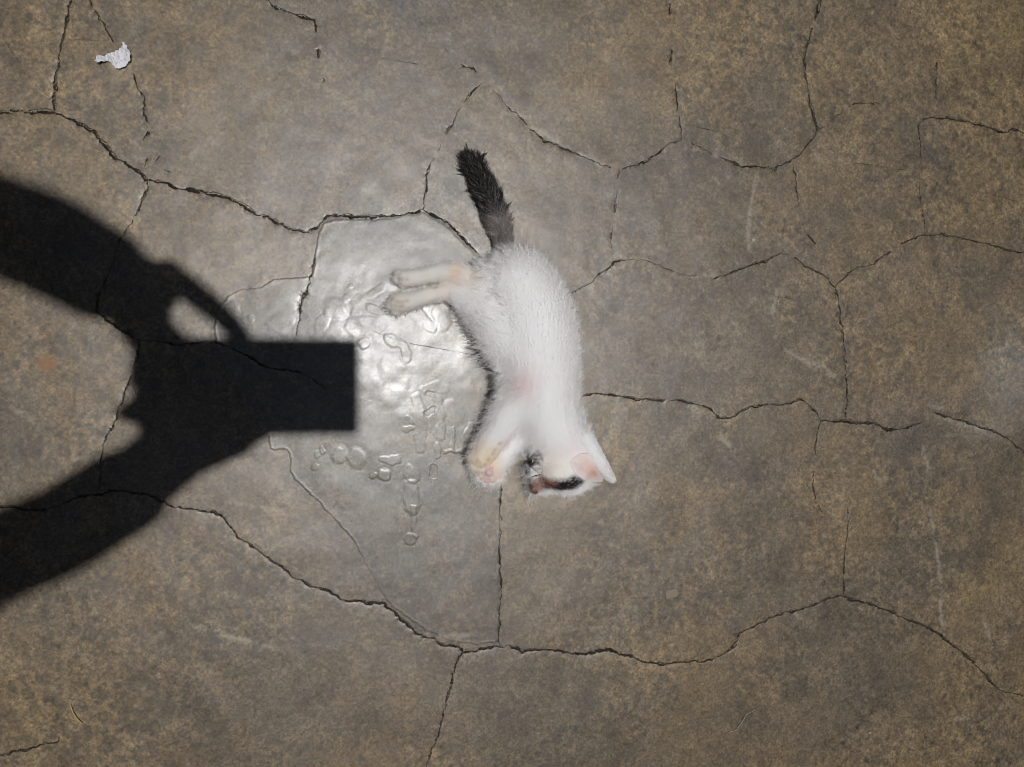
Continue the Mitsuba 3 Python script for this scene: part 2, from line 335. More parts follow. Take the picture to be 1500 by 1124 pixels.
def sheet(gx, gy, height, keep=None):
    X, Y = np.meshgrid(gx, gy, indexing='ij')
    x, y = X.ravel(), Y.ravel()
    z = height(x, y)
    nx, ny = len(gx), len(gy)
    i = (np.arange(nx - 1)[:, None] * ny + np.arange(ny - 1)[None]).ravel()
    f = np.concatenate([np.stack([i, i + ny, i + ny + 1], 1), np.stack([i, i + ny + 1, i + 1], 1)])
    v = np.stack([x, y, z], -1)
    if keep is not None:
        f = f[keep[f].all(1)]
        used = np.unique(f); remap = np.zeros(len(v), int); remap[used] = np.arange(len(used))
        v, f = v[used], remap[f]
    return v, f


def micro(x, y, fine=1.0):
    p = np.stack([x, y, x * 0], -1)
    return (meshkit.fbm(p / .028, 3, 1) - .5) * .0007 + (meshkit.noise(p / .0035, 4) - .5) * .00004 * fine


def floor_height(x, y):
    z = np.zeros_like(x)
    near = (x > X0 - .02) & (x < X1 + .02) & (y > Y0 - .02) & (y < Y1 + .02)
    z[near] = crack_relief(x[near], y[near])
    return z + micro(x, y)


gx, gy = axis(ROOM[0], ROOM[1], X0, X1, .0008), axis(ROOM[2], ROOM[3], Y0, Y1, .0008)
put('concrete_floor', sheet(gx, gy, floor_height), 'mat_floor', smooth=True)
tag('concrete_floor', 'worn brown and grey concrete floor slab crossed by branching cracks', 'floor', kind='structure')


def ribbon(c, w, z, cap=.00002):
    d = np.gradient(c, axis=0); d /= np.linalg.norm(d, axis=1, keepdims=True) + 1e-12
    n = np.stack([-d[:, 1], d[:, 0]], -1)
    a, b = c + n * (w + cap)[:, None], c - n * (w + cap)[:, None]
    v = np.vstack([np.column_stack([a, z]), np.column_stack([b, z])])
    m = len(c); i = np.arange(m - 1)
    ok = (w[:-1] > 4e-5) & (w[1:] > 4e-5); i = i[ok]
    return v, np.vstack([np.stack([i, i + m, i + m + 1], 1), np.stack([i, i + m + 1, i + 1], 1)])


def compact(v, f):
    used = np.unique(f); r = np.zeros(len(v), int); r[used] = np.arange(len(used))
    return v[used], r[f]


# ------------------------------------------------------------------ the smooth coat with its blisters, in front of the kitten
L1 = [(322, 446), (332, 434), (347, 426), (365, 422), (382, 421), (390, 415), (398, 411), (412, 408), (429, 407), (457, 403)]
L2 = [(392, 640), (393, 650), (396, 658), (402, 661), (409, 659), (416, 659), (423, 666), (425, 678), (423, 690), (429, 701), (445, 717), (464, 734), (484, 756), (503, 775), (519, 795), (531, 818), (545, 845), (560, 870), (572, 888)]
COAT = L1 + [(461, 372), (466, 340), (475, 325), (500, 320), (560, 321), (620, 311), (655, 331), (690, 366), (718, 392), (765, 430), (790, 520), (780, 600), (760, 655), (737, 690), (733, 740), (732, 830), (732, 900), (729, 941), (700, 946), (660, 940), (625, 925), (600, 908)] + L2[::-1] + [(370, 600), (340, 560), (318, 520), (312, 480)]
coat_poly = Polygon(WW(COAT)[:, :2]).buffer(0)
line = LineString(list(coat_poly.exterior.coords))
edge_pts = np.array([line.interpolate(s).coords[0] for s in np.arange(0, line.length, .0004)])
edge_pts += np.stack([(meshkit.fbm(np.column_stack([edge_pts / .004, edge_pts[:, 0] * 0]), 2, s) - .5) * .0024 for s in (71, 72)], -1)
coat_poly = Polygon(edge_pts).buffer(0)
edge_tree = cKDTree(edge_pts)
# blisters, drops and runs: (height mm, radius px, [points])
BLISTERS = [(.30, 10, [(340, 452)]), (.25, 6, [(366, 467)]), (.28, 14, [(405, 474), (418, 470)]), (.2, 5, [(345, 466)]), (.34, 17, [(492, 452)]), (.34, 24, [(538, 458), (552, 446)]), (.2, 6, [(508, 437)]), (.22, 5, [(513, 420)]), (.2, 6, [(545, 430), (560, 422)]),
            (.3, 9, [(534, 502)]), (.3, 8, [(572, 497), (590, 506), (596, 522)]), (-.35, 3, [(541, 586)]), (-.5, 4, [(628, 575), (634, 577)]), (.26, 13, [(497, 665)]), (.26, 15, [(523, 671)]), (.2, 7, [(466, 664)]), (.2, 7, [(463, 685)]),
            (.36, 6, [(548, 698)]), (.4, 10, [(564, 696)]), (-.4, 7, [(635, 692), (634, 688)]), (.36, 12, [(601, 712), (604, 742)]), (.24, 5, [(606, 745), (608, 785)]), (.34, 9, [(601, 790)]), (.3, 9, [(611, 585), (617, 625), (616, 655)]),
            (.3, 7, [(640, 582), (645, 608), (644, 640)]), (-.28, 6, [(627, 604), (634, 600)]), (.32, 17, [(664, 600), (668, 608)]), (.3, 3, [(663, 628), (664, 660)]), (.3, 3, [(652, 663), (676, 660)]), (.26, 5, [(600, 612), (604, 618)]), (.28, 4, [(592, 630), (604, 629)]),
            (.24, 20, [(575, 540), (580, 560), (570, 580)]), (.26, 12, [(645, 455), (648, 475)]), (.25, 6, [(562, 452), (574, 455)]), (.3, 5, [(540, 450), (555, 456), (566, 455)]), (.2, 8, [(470, 478), (476, 466)]), (.2, 9, [(610, 455), (630, 480)]), (.24, 6, [(685, 640), (690, 625)]), (.2, 5, [(690, 655)]),
            (.22, 9, [(600, 690), (606, 700)]), (.2, 4, [(470, 656), (474, 662)]), (.2, 6, [(560, 672), (575, 675), (582, 672)]), (.2, 5, [(640, 655), (642, 668)]), (.2, 8, [(622, 570), (640, 565), (650, 570)]), (.2, 14, [(520, 480), (545, 476)])]


def smooth01(x, w):
    t = np.clip(x / w, 0, 1); return t * t * (3 - 2 * t)


def coat_height(x, y):
    q = np.stack([x, y], -1); p = np.stack([x, y, x * 0], -1)
    d, _ = edge_tree.query(q)
    inside = contains_xy(coat_poly, x, y)
    d = np.where(inside, d, -d)
    z = -.00010 + .00018 * smooth01(d + .0006, .0016) + .00011 * np.exp(-((d - .0017) / .0009) ** 2) * np.clip(2.2 * meshkit.fbm(p / .03, 2, 31) - .35, 0, 1)
    wob = np.stack([meshkit.fbm(p / .006, 2, 81) - .5, meshkit.fbm(p / .006, 2, 82) - .5], -1) * .0045
    qq = q + wob
    for (a, r, pts) in BLISTERS:
        gpts = WW(pts)[:, :2]
        dd = np.full(len(x), 9.0)
        box_ok = (np.abs(x - gpts[:, 0].mean()) < .06) & (np.abs(y - gpts[:, 1].mean()) < .06)
        s = qq[box_ok]; best = np.full(len(s), 9.0)
        for k in range(max(len(gpts) - 1, 1)):
            A, B = gpts[k], gpts[min(k + 1, len(gpts) - 1)]
            e = B - A; t = np.clip(((s - A) @ e) / max(e @ e, 1e-12), 0, 1)
            best = np.minimum(best, np.linalg.norm(s - A - t[:, None] * e, axis=1))
        rr = best / (r * PX)
        edge = .68
        prof = 1 - np.clip((rr - edge) / (1.08 - edge), 0, 1); prof = prof * prof * (3 - 2 * prof)
        a = a * (.9 if pts[0][1] < 640 else 1.7)
        z[box_ok] += a * .001 * .30 * prof - a * .001 * .06 * np.exp(-((rr - 1.18) / .14) ** 2)
    z += (meshkit.fbm(p / .022, 2, 21) - .5) * .00006 + (meshkit.noise(p * [140, 900, 1], 25) - .5) * .000008
    z += np.where(d > -.0003, crack_relief(x, y) * np.clip(d / .001 + .4, 0, 1), 0)
    return z + micro(x, y, .25), inside | (d > -.0008)


ce = np.array(coat_poly.bounds)
cx, cy = np.arange(ce[0] - .002, ce[2] + .002, .00062), np.arange(ce[1] - .002, ce[3] + .002, .00062)
X_, Y_ = np.meshgrid(cx, cy, indexing='ij'); zz, keep = coat_height(X_.ravel(), Y_.ravel())
put('concrete_floor__smooth_coat', sheet(cx, cy, lambda x, y: zz, keep), 'mat_coat', smooth=True)
tag('concrete_floor__smooth_coat', 'smooth shiny grey skim on the slab with blisters and drip marks')
def surface(x, y):
    """Height of the walking surface at single points."""
    x, y = np.atleast_1d(x).astype(float), np.atleast_1d(y).astype(float)
    z1 = floor_height(x, y); z2, k = coat_height(x, y)
    return np.where(k, np.maximum(z1, z2), z1)


for i, (c, w) in enumerate(paths):
    v, f = ribbon(c, w, c[:, 0] * 0)
    v[:, 2] = surface(v[:, 0], v[:, 1]) + .00005
    if len(f): put('concrete_floor__crack', compact(v, f), 'mat_dirt', smooth=True)

for i, (w, pts) in enumerate(SCRATCHES):
    c, ww = crack_path(300 + i, w, pts, .12)
    g = np.array(WW(pts))[:, :2]
    t = np.linspace(0, 1, len(c)); seg = np.concatenate([[0], np.cumsum(np.linalg.norm(np.diff(g, axis=0), axis=1))]); seg /= seg[-1]
    c = .12 * c + .88 * np.stack([np.interp(t, seg, g[:, 0]), np.interp(t, seg, g[:, 1])], -1)
    v, f = ribbon(c, ww * .9, surface(c[:, 0], c[:, 1]) + .00008, 0)
    if len(f): put('concrete_floor__scratch', compact(v, f), 'mat_dirt', smooth=True)

# ------------------------------------------------------------------ the kitten
MM = .001


def K(px, py, z, r):
    """A joint: seen at this pixel, its centre z mm above the floor, r pixels thick (scaled to metres there)."""
    p = W(px, py, z * MM)
    return p, r * PX * (EYE_H - z * MM) / EYE_H


TORSO = [K(757, 420, 28, 48), K(775, 455, 30, 56), K(784, 500, 31, 57), K(788, 545, 30, 54), K(791, 585, 30, 50), K(805, 618, 28, 43), K(826, 650, 26, 37), K(834, 676, 25, 34)]
HIND1 = [K(730, 418, 24, 36), K(696, 420, 19, 24), K(667, 401, 15, 17), K(641, 400, 10, 12.5), K(614, 406, 9, 11.5), K(593, 408, 8.5, 12.5)]
HIND2 = [K(752, 495, 28, 46), K(728, 458, 26, 38), K(692, 440, 20, 24), K(664, 425, 14, 15), K(634, 431, 10, 10.5), K(606, 440, 9, 12.5), K(584, 444, 9, 14.5)]
FORE1 = [K(770, 585, 34, 32), K(743, 612, 30, 25), K(724, 642, 24, 20), K(711, 662, 21, 19), K(704, 672, 20, 18)]
FORE2 = [K(778, 610, 26, 26), K(757, 640, 20, 18), K(741, 660, 18, 16), K(728, 678, 17, 17), K(719, 690, 17, 18)]
HEADS = [[K(822, 650, 25, 35), K(830, 684, 24, 37)], [K(832, 686, 24, 36), K(820, 690, 31, 28)], [K(822, 692, 22, 30), K(798, 702, 17, 21)], [K(798, 703, 17, 20), K(784, 712, 15, 13)], [K(800, 692, 20, 18), K(777, 691, 17, 9)], [K(834, 694, 19, 32), K(846, 696, 17, 22)]]
TOES = [K(586, 402, 8, 7), K(584, 409, 8, 8), K(589, 415, 7, 7), K(579, 440, 8, 8), K(576, 447, 8, 9), K(581, 454, 8, 8),
        K(694, 670, 20, 10), K(697, 681, 21, 10.5), K(705, 684, 22, 10), K(711, 676, 23, 10), K(704, 698, 16, 9), K(711, 702, 17, 9), K(719, 704, 18, 9), K(728, 700, 18, 9.5), K(733, 691, 18, 9)]
TAIL = [K(744, 386, 18, 11), K(740, 368, 13, 8), K(737, 348, 10, 6.5), K(729, 318, 8, 6.5), K(714, 282, 8, 6.5), K(701, 255, 7, 6), K(692, 238, 6, 5)]
body_chains = [TORSO, HIND1, HIND2, FORE1, FORE2] + HEADS
ear_nodes = [K(856, 643, 32, 14), K(868, 660, 38, 12.5), K(879, 678, 39, 11), K(888, 692, 36, 9), K(894, 699, 33, 6.5), K(897, 702, 32, 4.8)]
man = m3.Manifold.batch_boolean([chain(c, 32) for c in body_chains] + [chain(TAIL, 20)] + [ball(p, r, 20) for p, r in TOES], m3.OpType.Add)
body = soft(man, .0016, 18)
body.vertices[:, 2] = np.where(body.vertices[:, 2] < .0012, .0012 + (body.vertices[:, 2] - .0012) * .06, body.vertices[:, 2])
core = np.vstack([np.linspace(TORSO[i][0], TORSO[i + 1][0], 12) for i in range(5)])
cd_, ck_ = cKDTree(core).query(body.vertices)
ease = np.clip((.040 - cd_) / .008, 0, 1) * np.clip(np.minimum(ck_ / 8, 1), 0, 1)
lap = trimesh.smoothing.laplacian_calculation(body)
vv = body.vertices.copy()
for _ in range(80): vv = vv + .5 * ease[:, None] * (lap @ vv - vv)
body.vertices = vv
sv = body.vertices.copy()


def project(v):
    """Pixel of the photograph at which world points appear (used only to say which joint a patch of coat is near)."""
    d = (np.asarray(v) - EYE) @ R
    return np.stack([750 + FOC * d[:, 0] / d[:, 2], 562 - FOC * d[:, 1] / d[:, 2]], -1)


pix_body = project(sv)


def surf(px, py):
    """The upper surface point of the body nearest to this line of sight."""
    d = np.hypot(pix_body[:, 0] - px, pix_body[:, 1] - py)
    k = np.where(d < max(3.0, d.min() + 1))[0]
    return sv[k[np.argmax(sv[k, 2])]]


def near(v, px, py, z, r):
    """1 at a place of the body, falling to 0 at r pixels' worth of distance from it."""
    d = np.linalg.norm(v - surf(px, py), axis=1) / (r * PX)
    return np.clip(1.25 - d, 0, 1) ** 1.2


WHITE, CREAM, PINK, BLACK, GREY, RUST = (np.array(c) for c in ((.89, .87, .855), (.76, .62, .44), (.76, .53, .49), (.016, .014, .014), (.12, .105, .10), (.26, .10, .05)))
tail_line = np.vstack([np.linspace(TAIL[i][0], TAIL[i + 1][0], 12) for i in range(len(TAIL) - 1)]); tail_tree = cKDTree(tail_line)
torso_line = np.vstack([np.linspace(TORSO[i][0], TORSO[i + 1][0], 12) for i in range(len(TORSO) - 1)]); torso_tree = cKDTree(torso_line)
leg_line = np.vstack([np.linspace(c[i][0], c[i + 1][0], 12) for c in (HIND1, HIND2, FORE1, FORE2) for i in range(1, len(c) - 1)]); leg_tree = cKDTree(leg_line)


def coat_color(v, seed, skin=False):
    col = np.tile(WHITE, (len(v), 1))
    nz = meshkit.fbm(v / .006, 3, seed)
    fine = meshkit.noise(v / .0011, seed + 5)

    def blend(c, m):
        nonlocal col
        m = np.clip(m, 0, 1)[:, None]; col = col * (1 - m) + c * m

    # dirty paws and hocks
    for (px, py, z, r, s) in ((703, 676, 22, 30, .8), (716, 668, 22, 22, .6), (728, 690, 18, 26, .6), (665, 398, 14, 22, .7), (640, 425, 12, 22, .5), (590, 408, 9, 22, .25), (582, 446, 9, 24, .3), (690, 410, 18, 20, .4)):
        blend(CREAM, near(v, px, py, z, r) * s * (.4 + 1.1 * nz))
    blend(CREAM * 1.08, near(v, 812, 690, 45, 32) * .35)
    for (px, py, r) in ((590, 407, 30), (625, 407, 26), (582, 446, 30), (615, 442, 26)):
        blend(np.array([.66, .62, .55]), near(v, px, py, 0, r) * .8)
    for (px, py) in ((573, 438), (579, 441), (585, 443), (592, 443), (599, 441), (578, 450), (585, 452), (592, 450), (581, 409), (588, 411), (596, 411), (630, 417), (637, 419)):
        blend(np.array([.44, .34, .27]), near(v, px, py, 0, 3.6) * .75)
    for (px, py, z, r, s) in ((768, 565, 54, 30, .4), (668, 405, 18, 16, .2), (655, 421, 15, 14, .35), (742, 650, 26, 20, .25), (835, 660, 48, 26, .2), (862, 672, 36, 18, .5), (718, 690, 26, 16, .6)):
        blend(PINK, near(v, px, py, z, r) * s * (.5 + .9 * nz))
    # the dark band over the eye, round the mouth, and the nose
    for (px, py, z, r, s) in ((803, 713, 22, 13, 1.2), (815, 715, 22, 15, 1.5), (828, 715, 22, 15, 1.6), (841, 711, 23, 15, 1.6), (852, 707, 24, 10, 1.3), (795, 714, 24, 9, 1.0), (783, 667, 24, 9, 1.3), (777, 677, 22, 7, 1.1), (770, 690, 14, 7, 1.), (774, 710, 12, 10, 1.2), (780, 722, 12, 9, 1.2)):
        blend(BLACK, near(v, px, py, z, r) * s * (.25 + 1.3 * nz) * np.clip(.1 + 1.9 * fine, .1, 1.25))
    for (px, py) in ((698, 675), (702, 681), (706, 686), (711, 683), (716, 676), (722, 667), (727, 660), (733, 652)):
        blend(np.array([.50, .38, .22]), near(v, px, py, 0, 4.0) * .6)
    for (px, py, z, r, s) in ((800, 708, 28, 10, .8), (808, 710, 28, 8, .6), (790, 704, 28, 11, .9), (783, 712, 24, 11, .9), (797, 706, 28, 9, .7), (790, 720, 20, 9, .5)):
        blend(RUST + .1 * nz[:, None], near(v, px, py, z, r) * s)
    # dark back, down against the floor on the side of the tail tip and the fore paws
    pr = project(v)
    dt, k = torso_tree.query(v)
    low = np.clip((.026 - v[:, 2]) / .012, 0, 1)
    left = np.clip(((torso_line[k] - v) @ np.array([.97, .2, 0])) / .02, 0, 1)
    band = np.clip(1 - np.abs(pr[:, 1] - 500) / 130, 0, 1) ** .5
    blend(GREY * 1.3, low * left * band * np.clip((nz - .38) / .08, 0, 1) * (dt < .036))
    # the tail
    dt, k = tail_tree.query(v); db, _ = torso_tree.query(v)
    along = k / len(tail_line)
    on = np.clip((along - .14) / .05, 0, 1) * (dt < .012)
    tip = np.clip((along - .42 + .3 * (nz - .5)) / .12, 0, 1)
    streak = meshkit.fbm(v / .0025, 2, seed + 9)
    lower = (np.array([.24, .21, .195]) * (.35 + 1.9 * np.clip(streak - .25, 0, 1)[:, None] * 1.6))
    tc = BLACK * tip[:, None] * (.7 + 1.4 * streak[:, None]) + lower * (1 - tip[:, None])
    col = col * (1 - on[:, None]) + tc * on[:, None]
    return col


body_col = coat_color(sv, 50) * .96
# bare pink skin shines through on the belly
put('kitten__body', body, 'mat_skin', smooth=True, color=body_col)


def sample_surface(mesh, n, rg, weight=None):
    tri = mesh.triangles; area = mesh.area_faces.copy()
    if weight is not None: area = area * weight
    f = rg.choice(len(tri), n, p=area / area.sum())
    a, b = rg.random(n), rg.random(n); flip = a + b > 1; a[flip], b[flip] = 1 - a[flip], 1 - b[flip]
    t = tri[f]; p = t[:, 0] + a[:, None] * (t[:, 1] - t[:, 0]) + b[:, None] * (t[:, 2] - t[:, 0])
    vn = mesh.vertex_normals[mesh.faces[f]]
    nn = vn[:, 0] * (1 - a - b)[:, None] + vn[:, 1] * a[:, None] + vn[:, 2] * b[:, None]
    return p, nn / (np.linalg.norm(nn, axis=1, keepdims=True) + 1e-12)


def unit(v): return v / (np.linalg.norm(v, axis=-1, keepdims=True) + 1e-12)


def strands(p, d0, d1, length, rad, col, clump=.0, clump_size=.004, rg=None, group=14, floor=.0005):
    """Hairs as tapered three-sided tubes of two segments."""
    n = len(p)
    mid = p + d0 * (length * .5)[:, None]
    tip = mid + d1 * (length * .5)[:, None]
    if clump > 0:
        m = max(int(n / group), 4); lead = rg.choice(n, m, replace=False)
        d, k = cKDTree(p[lead]).query(p)
        w = clump * np.exp(-(d / clump_size) ** 2) * rg.uniform(.5, 1, n)
        tip = tip * (1 - w[:, None]) + (p + (tip[lead] - p[lead])[k] * .6 + (tip[lead][k] - p) * .4) * w[:, None]
    for q in (mid, tip): q[:, 2] = np.maximum(q[:, 2], floor)
    ax = unit(np.cross(d0, rg.normal(size=(n, 3)))); ay = np.cross(unit(tip - p), ax)
    ring = [np.cos(a) * ax + np.sin(a) * ay for a in (0, 2.094, 4.189)]
    v = np.stack([p + r_ * rad[:, None] for r_ in ring] + [mid + r_ * (rad * .8)[:, None] for r_ in ring] + [tip], 1)
    base = np.arange(n)[:, None, None] * 7
    f = np.array([[0, 1, 4], [0, 4, 3], [1, 2, 5], [1, 5, 4], [2, 0, 3], [2, 3, 5], [3, 4, 6], [4, 5, 6], [5, 3, 6]])
    return v.reshape(-1, 3), (base + f).reshape(-1, 3), np.repeat(col, 7, axis=0)


fl = []
for c in (TORSO[::-1], HIND1, HIND2[1:], FORE1, FORE2):
    for i in range(len(c) - 1):
        m = np.linspace(c[i][0], c[i + 1][0], 8); dv = unit(c[i + 1][0] - c[i][0])
        fl.append(np.column_stack([m, np.tile(dv, (8, 1))]))
for (a, b) in ((K(790, 700, 20, 1), K(832, 690, 25, 1)), (K(832, 690, 25, 1), K(845, 670, 25, 1))):
    fl.append(np.column_stack([np.linspace(a[0], b[0], 8), np.tile(unit(b[0] - a[0]), (8, 1))]))
fl = np.vstack(fl); flow_tree = cKDTree(fl[:, :3])

# short dense coat over the whole body
def fur(n, base_len, guard, seed):
    rg = np.random.default_rng(seed)
    cen = body.triangles_center; w = np.clip((cen[:, 2] - .001) / .006, 0.02, 1)
    p, nn = sample_surface(body, n, rg, w)
    dt, k = tail_tree.query(p); db, _ = torso_tree.query(p)
    keep = ~((k / len(tail_line) > .13) & (dt < .010))
    keep &= np.linalg.norm(p - W(861, 687, .040), axis=1) > 17 * PX
    if guard: keep &= rg.random(n) < np.clip(1.3 - 1.2 * nn[:, 2], .25, 1)
    p, nn = p[keep], nn[keep]; n = len(p)
    _, k = flow_tree.query(p); flow = fl[k, 3:]
    flow = unit(flow - (flow * nn).sum(1, keepdims=True) * nn * .7)
    dl, _ = leg_tree.query(p); dto, kt = torso_tree.query(p)
    on_leg = np.clip(1 - (dl - .006) / .012, 0, 1) * np.clip((dto - .018) / .008, 0, 1)
    head = np.clip(1 - np.linalg.norm(p - W(825, 690, .02), axis=1) / .032, 0, 1) > .02
    side = 1 - np.clip(nn[:, 2], 0, 1)                       # flanks carry the long fluff
    foot = np.maximum.reduce([np.clip(1.4 - np.linalg.norm(p - q[0], axis=1) / .022, 0, 1) for q in (HIND1[4], HIND1[5], HIND2[4], HIND2[5], HIND1[3], HIND2[3])])
    L = base_len * rg.uniform(.55, 1.3, n) * (.62 + .75 * side) * (1 - .55 * on_leg) * np.where(head, .5, 1) * (1 - .3 * foot)
    up = np.clip(.14 + .58 * side - .1 * on_leg, .1, .8)
    if guard: up = up + .12
    j = rg.normal(size=(n, 3)) * (.22 if guard else .16)
    d0 = unit(nn * up[:, None] + flow * (1 - up)[:, None] + j)
    d1 = unit(d0 * .8 + flow * .35 + rg.normal(size=(n, 3)) * .2 - np.array([0, 0, .12]))
    rad = rg.uniform(.00006, .0001, n) * (1.0 if not guard else 1.75)
    col = coat_color(p, 50) * rg.uniform(.9, 1.06, n)[:, None]
    return strands(p - nn * .0003, d0, d1, L, rad, np.clip(col, 0, .9), ( .65 if guard else .22), .0035, rg, 9 if guard else 14)


def join(parts):
    at, V, F, C = 0, [], [], []
    for v, f, c in parts: V.append(v); F.append(f + at); C.append(c); at += len(v)
    return np.vstack(V), np.vstack(F), np.vstack(C)


def wisps(p, nn, t, lat, length, per, spread, tone, rg):
    """Pointed locks: hairs rooted round each point p whose tips meet."""
    n = len(p)
    tip = p + unit(t + lat + rg.normal(size=(n, 3)) * .22) * length[:, None]; tip[:, 2] = np.maximum(tip[:, 2], .0012)
    a = rg.normal(size=(n, per, 3)) * spread; a[..., 2] *= .4
    root = p[:, None] + a; end = tip[:, None] + rg.normal(size=(n, per, 3)) * spread * .28
    bend = nn[:, None] * (length * .10)[:, None, None]
    mid_p = (root + end) / 2 + bend
    root, end, mid_p = root.reshape(-1, 3), end.reshape(-1, 3), mid_p.reshape(-1, 3)
    L = np.linalg.norm(end - root, axis=1)
    col = np.repeat(tone, per, axis=0) * rg.uniform(.7, 1.15, (n * per, 1))
    return strands(root, (mid_p - root) * 2 / L[:, None], (end - mid_p) * 2 / L[:, None], L, rg.uniform(.00008, .00014, n * per), np.clip(col, 0, .92), 0, .003, rg)


def body_wisps(n, seed):
    rg = np.random.default_rng(seed)
    p, nn = sample_surface(body, 40000, rg)
    dl, _ = torso_tree.query(p); dt, kt = tail_tree.query(p)
    ok = np.where((np.abs(nn[:, 2]) < .35) & (p[:, 2] > .006) & (dl < .034) & ~((kt / len(tail_line) > .1) & (dt < .012)) & (np.linalg.norm(p - W(825, 692, .02), axis=1) > .024))[0]
    k = rg.choice(ok, n, replace=False); p, nn = p[k], nn[k]
    _, q = flow_tree.query(p)
    return wisps(p, nn, fl[q, 3:] * .55, unit(nn * [1, 1, .3]) * rg.uniform(.6, 1.1, (n, 1)), rg.uniform(.0075, .0115, n), 12, .0010, coat_color(p, 50), rg)


v, f, c = join([body_wisps(520, 104), fur(54000, .0052, False, 101), fur(15000, .0105, True, 102)])
put('kitten__fur', (v, f), 'mat_fur', smooth=True, color=c)
labels['kitten__fur'] = {'label': 'short fluffy white coat with dark patches', 'kind': 'stuff'}

# tail: matted tufts pointing to the tip
def tail_fur(n, seed):
    rg = np.random.default_rng(seed)
    m = body.submesh([np.where(tail_tree.query(body.triangles_center)[0] < .0085)[0]], append=True)
    p, nn = sample_surface(m, n, rg)
    dt, k = tail_tree.query(p); along = k / len(tail_line)
    ok = along > .1; p, nn, along, k = p[ok], nn[ok], along[ok], k[ok]; n = len(p)
    t = unit(np.gradient(tail_line, axis=0))[k]
    L = rg.uniform(.006, .021, n) * np.clip(.25 + 1.9 * along, .3, 1.0)
    tuft = np.exp(-((along - .40) / .1) ** 2) * (((p - tail_line[k]) @ np.array([-1, .15, 0])) > .0005)   # a lock stands off on one side
    lat = nn.copy(); lat[:, 2] *= .35
    d0 = unit(t * .7 + lat * (rg.uniform(.3, 1.25, n) * np.clip(.5 + 2.2 * along, .5, 1) + .7 * tuft)[:, None] + rg.normal(size=(n, 3)) * .24)
    d1 = unit(t * 1.0 + lat * (.34 + .75 * tuft)[:, None] + rg.normal(size=(n, 3)) * .12 - np.array([0, 0, .1]))
    col = coat_color(p, 50)
    pale = (rg.random(n) < np.clip(.5 - .5 * along, .07, 1))[:, None]
    col = np.where(pale, np.array([.36, .33, .31]) * rg.uniform(.5, 1.1, (n, 1)), col * rg.uniform(.6, 1.5, (n, 1)))
    main = strands(p, d0, d1, L, rg.uniform(.00010, .00018, n), col, .97, .014, rg, 110)
    k = rg.choice(np.where((along > .24) & (np.abs(lat[:, 2]) < .22))[0], 105, replace=False)
    flat = unit(lat[k] * [1, 1, .2])
    locks = wisps(p[k], nn[k], t[k] * .75, flat * rg.uniform(.25, .95, (105, 1)), rg.uniform(.007, .0165, 105) * np.clip(.5 + along[k], .5, 1.05), 26, .0011, col[k], rg)
    return join([main, locks])


v, f, c = tail_fur(9000, 103)
put('kitten__tail_fur', (v, f), 'mat_fur', smooth=True, color=c)
labels['kitten__tail_fur'] = {'label': 'matted black tail fur, greyer towards the body', 'kind': 'stuff'}

# the ear: a fold with a pale back and a bare pink hollow
ear = soft(chain(ear_nodes, 24), .0015, 6)
cen = np.mean([q[0] for q in ear_nodes], axis=0)
ev = ear.vertices.copy()
put('kitten__ear', ear, 'mat_skin', smooth=True, color=np.clip(np.tile(WHITE, (len(ev), 1)) * .94 + (meshkit.fbm(ev / .008, 2, 3)[:, None] - .5) * np.array([0, -.08, -.06]), 0, 1))
rim = [(837, 675, 45.8), (850, 666, 46.0), (863, 666, 43.4), (875, 682, 41), (883, 704, 32), (870, 706, 30), (855, 703, 43.2), (841, 690, 45.9)]
n_r, n_a = 9, 48
rp = np.array([W(a, b, z * MM) for a, b, z in rim])
ang = np.linspace(0, len(rim), n_a, endpoint=False)
from scipy.interpolate import CubicSpline
cs = CubicSpline(np.arange(len(rim) + 1), np.vstack([rp, rp[:1]]), bc_type='periodic')
edge = cs(ang); mid_ = W(867, 688, .0412)
rv = [mid_]
for k in range(1, n_r + 1):
    t = k / n_r
    q = mid_ + (edge - mid_) * t; q[:, 2] = mid_[2] + (edge[:, 2] - mid_[2]) * t ** 1.1
    rv.append(q)
ev = np.vstack([rv[0][None]] + rv[1:])
ef = [[0, 1 + j, 1 + (j + 1) % n_a] for j in range(n_a)]
for k in range(n_r - 1):
    for j in range(n_a):
        a, b = 1 + k * n_a + j, 1 + k * n_a + (j + 1) % n_a
        ef += [[a, a + n_a, b + n_a], [a, b + n_a, b]]
tt = np.concatenate([[0], np.repeat(np.arange(1, n_r + 1) / n_r, n_a)])
ec = np.array([.74, .54, .48]) * (1 - tt[:, None] ** 2) + np.array([.84, .74, .70]) * tt[:, None] ** 2
deep = np.clip(1.2 - np.linalg.norm(ev - W(868, 690, .038), axis=1) / (13 * PX), 0, 1)[:, None]
ec = ec * (1 - .5 * deep) + np.array([.50, .24, .14]) * .5 * deep
scene['mat_ear'] = {'type': 'twosided', 'bsdf': {'type': 'principled', 'base_color': {'type': 'mesh_attribute', 'name': 'vertex_color'}, 'roughness': .55, 'specular': .3}}
put('kitten__ear__hollow', (ev, np.array(ef)), 'mat_ear', smooth=True, color=ec)
tag('kitten__ear__hollow', 'bare pink inside of the ear')

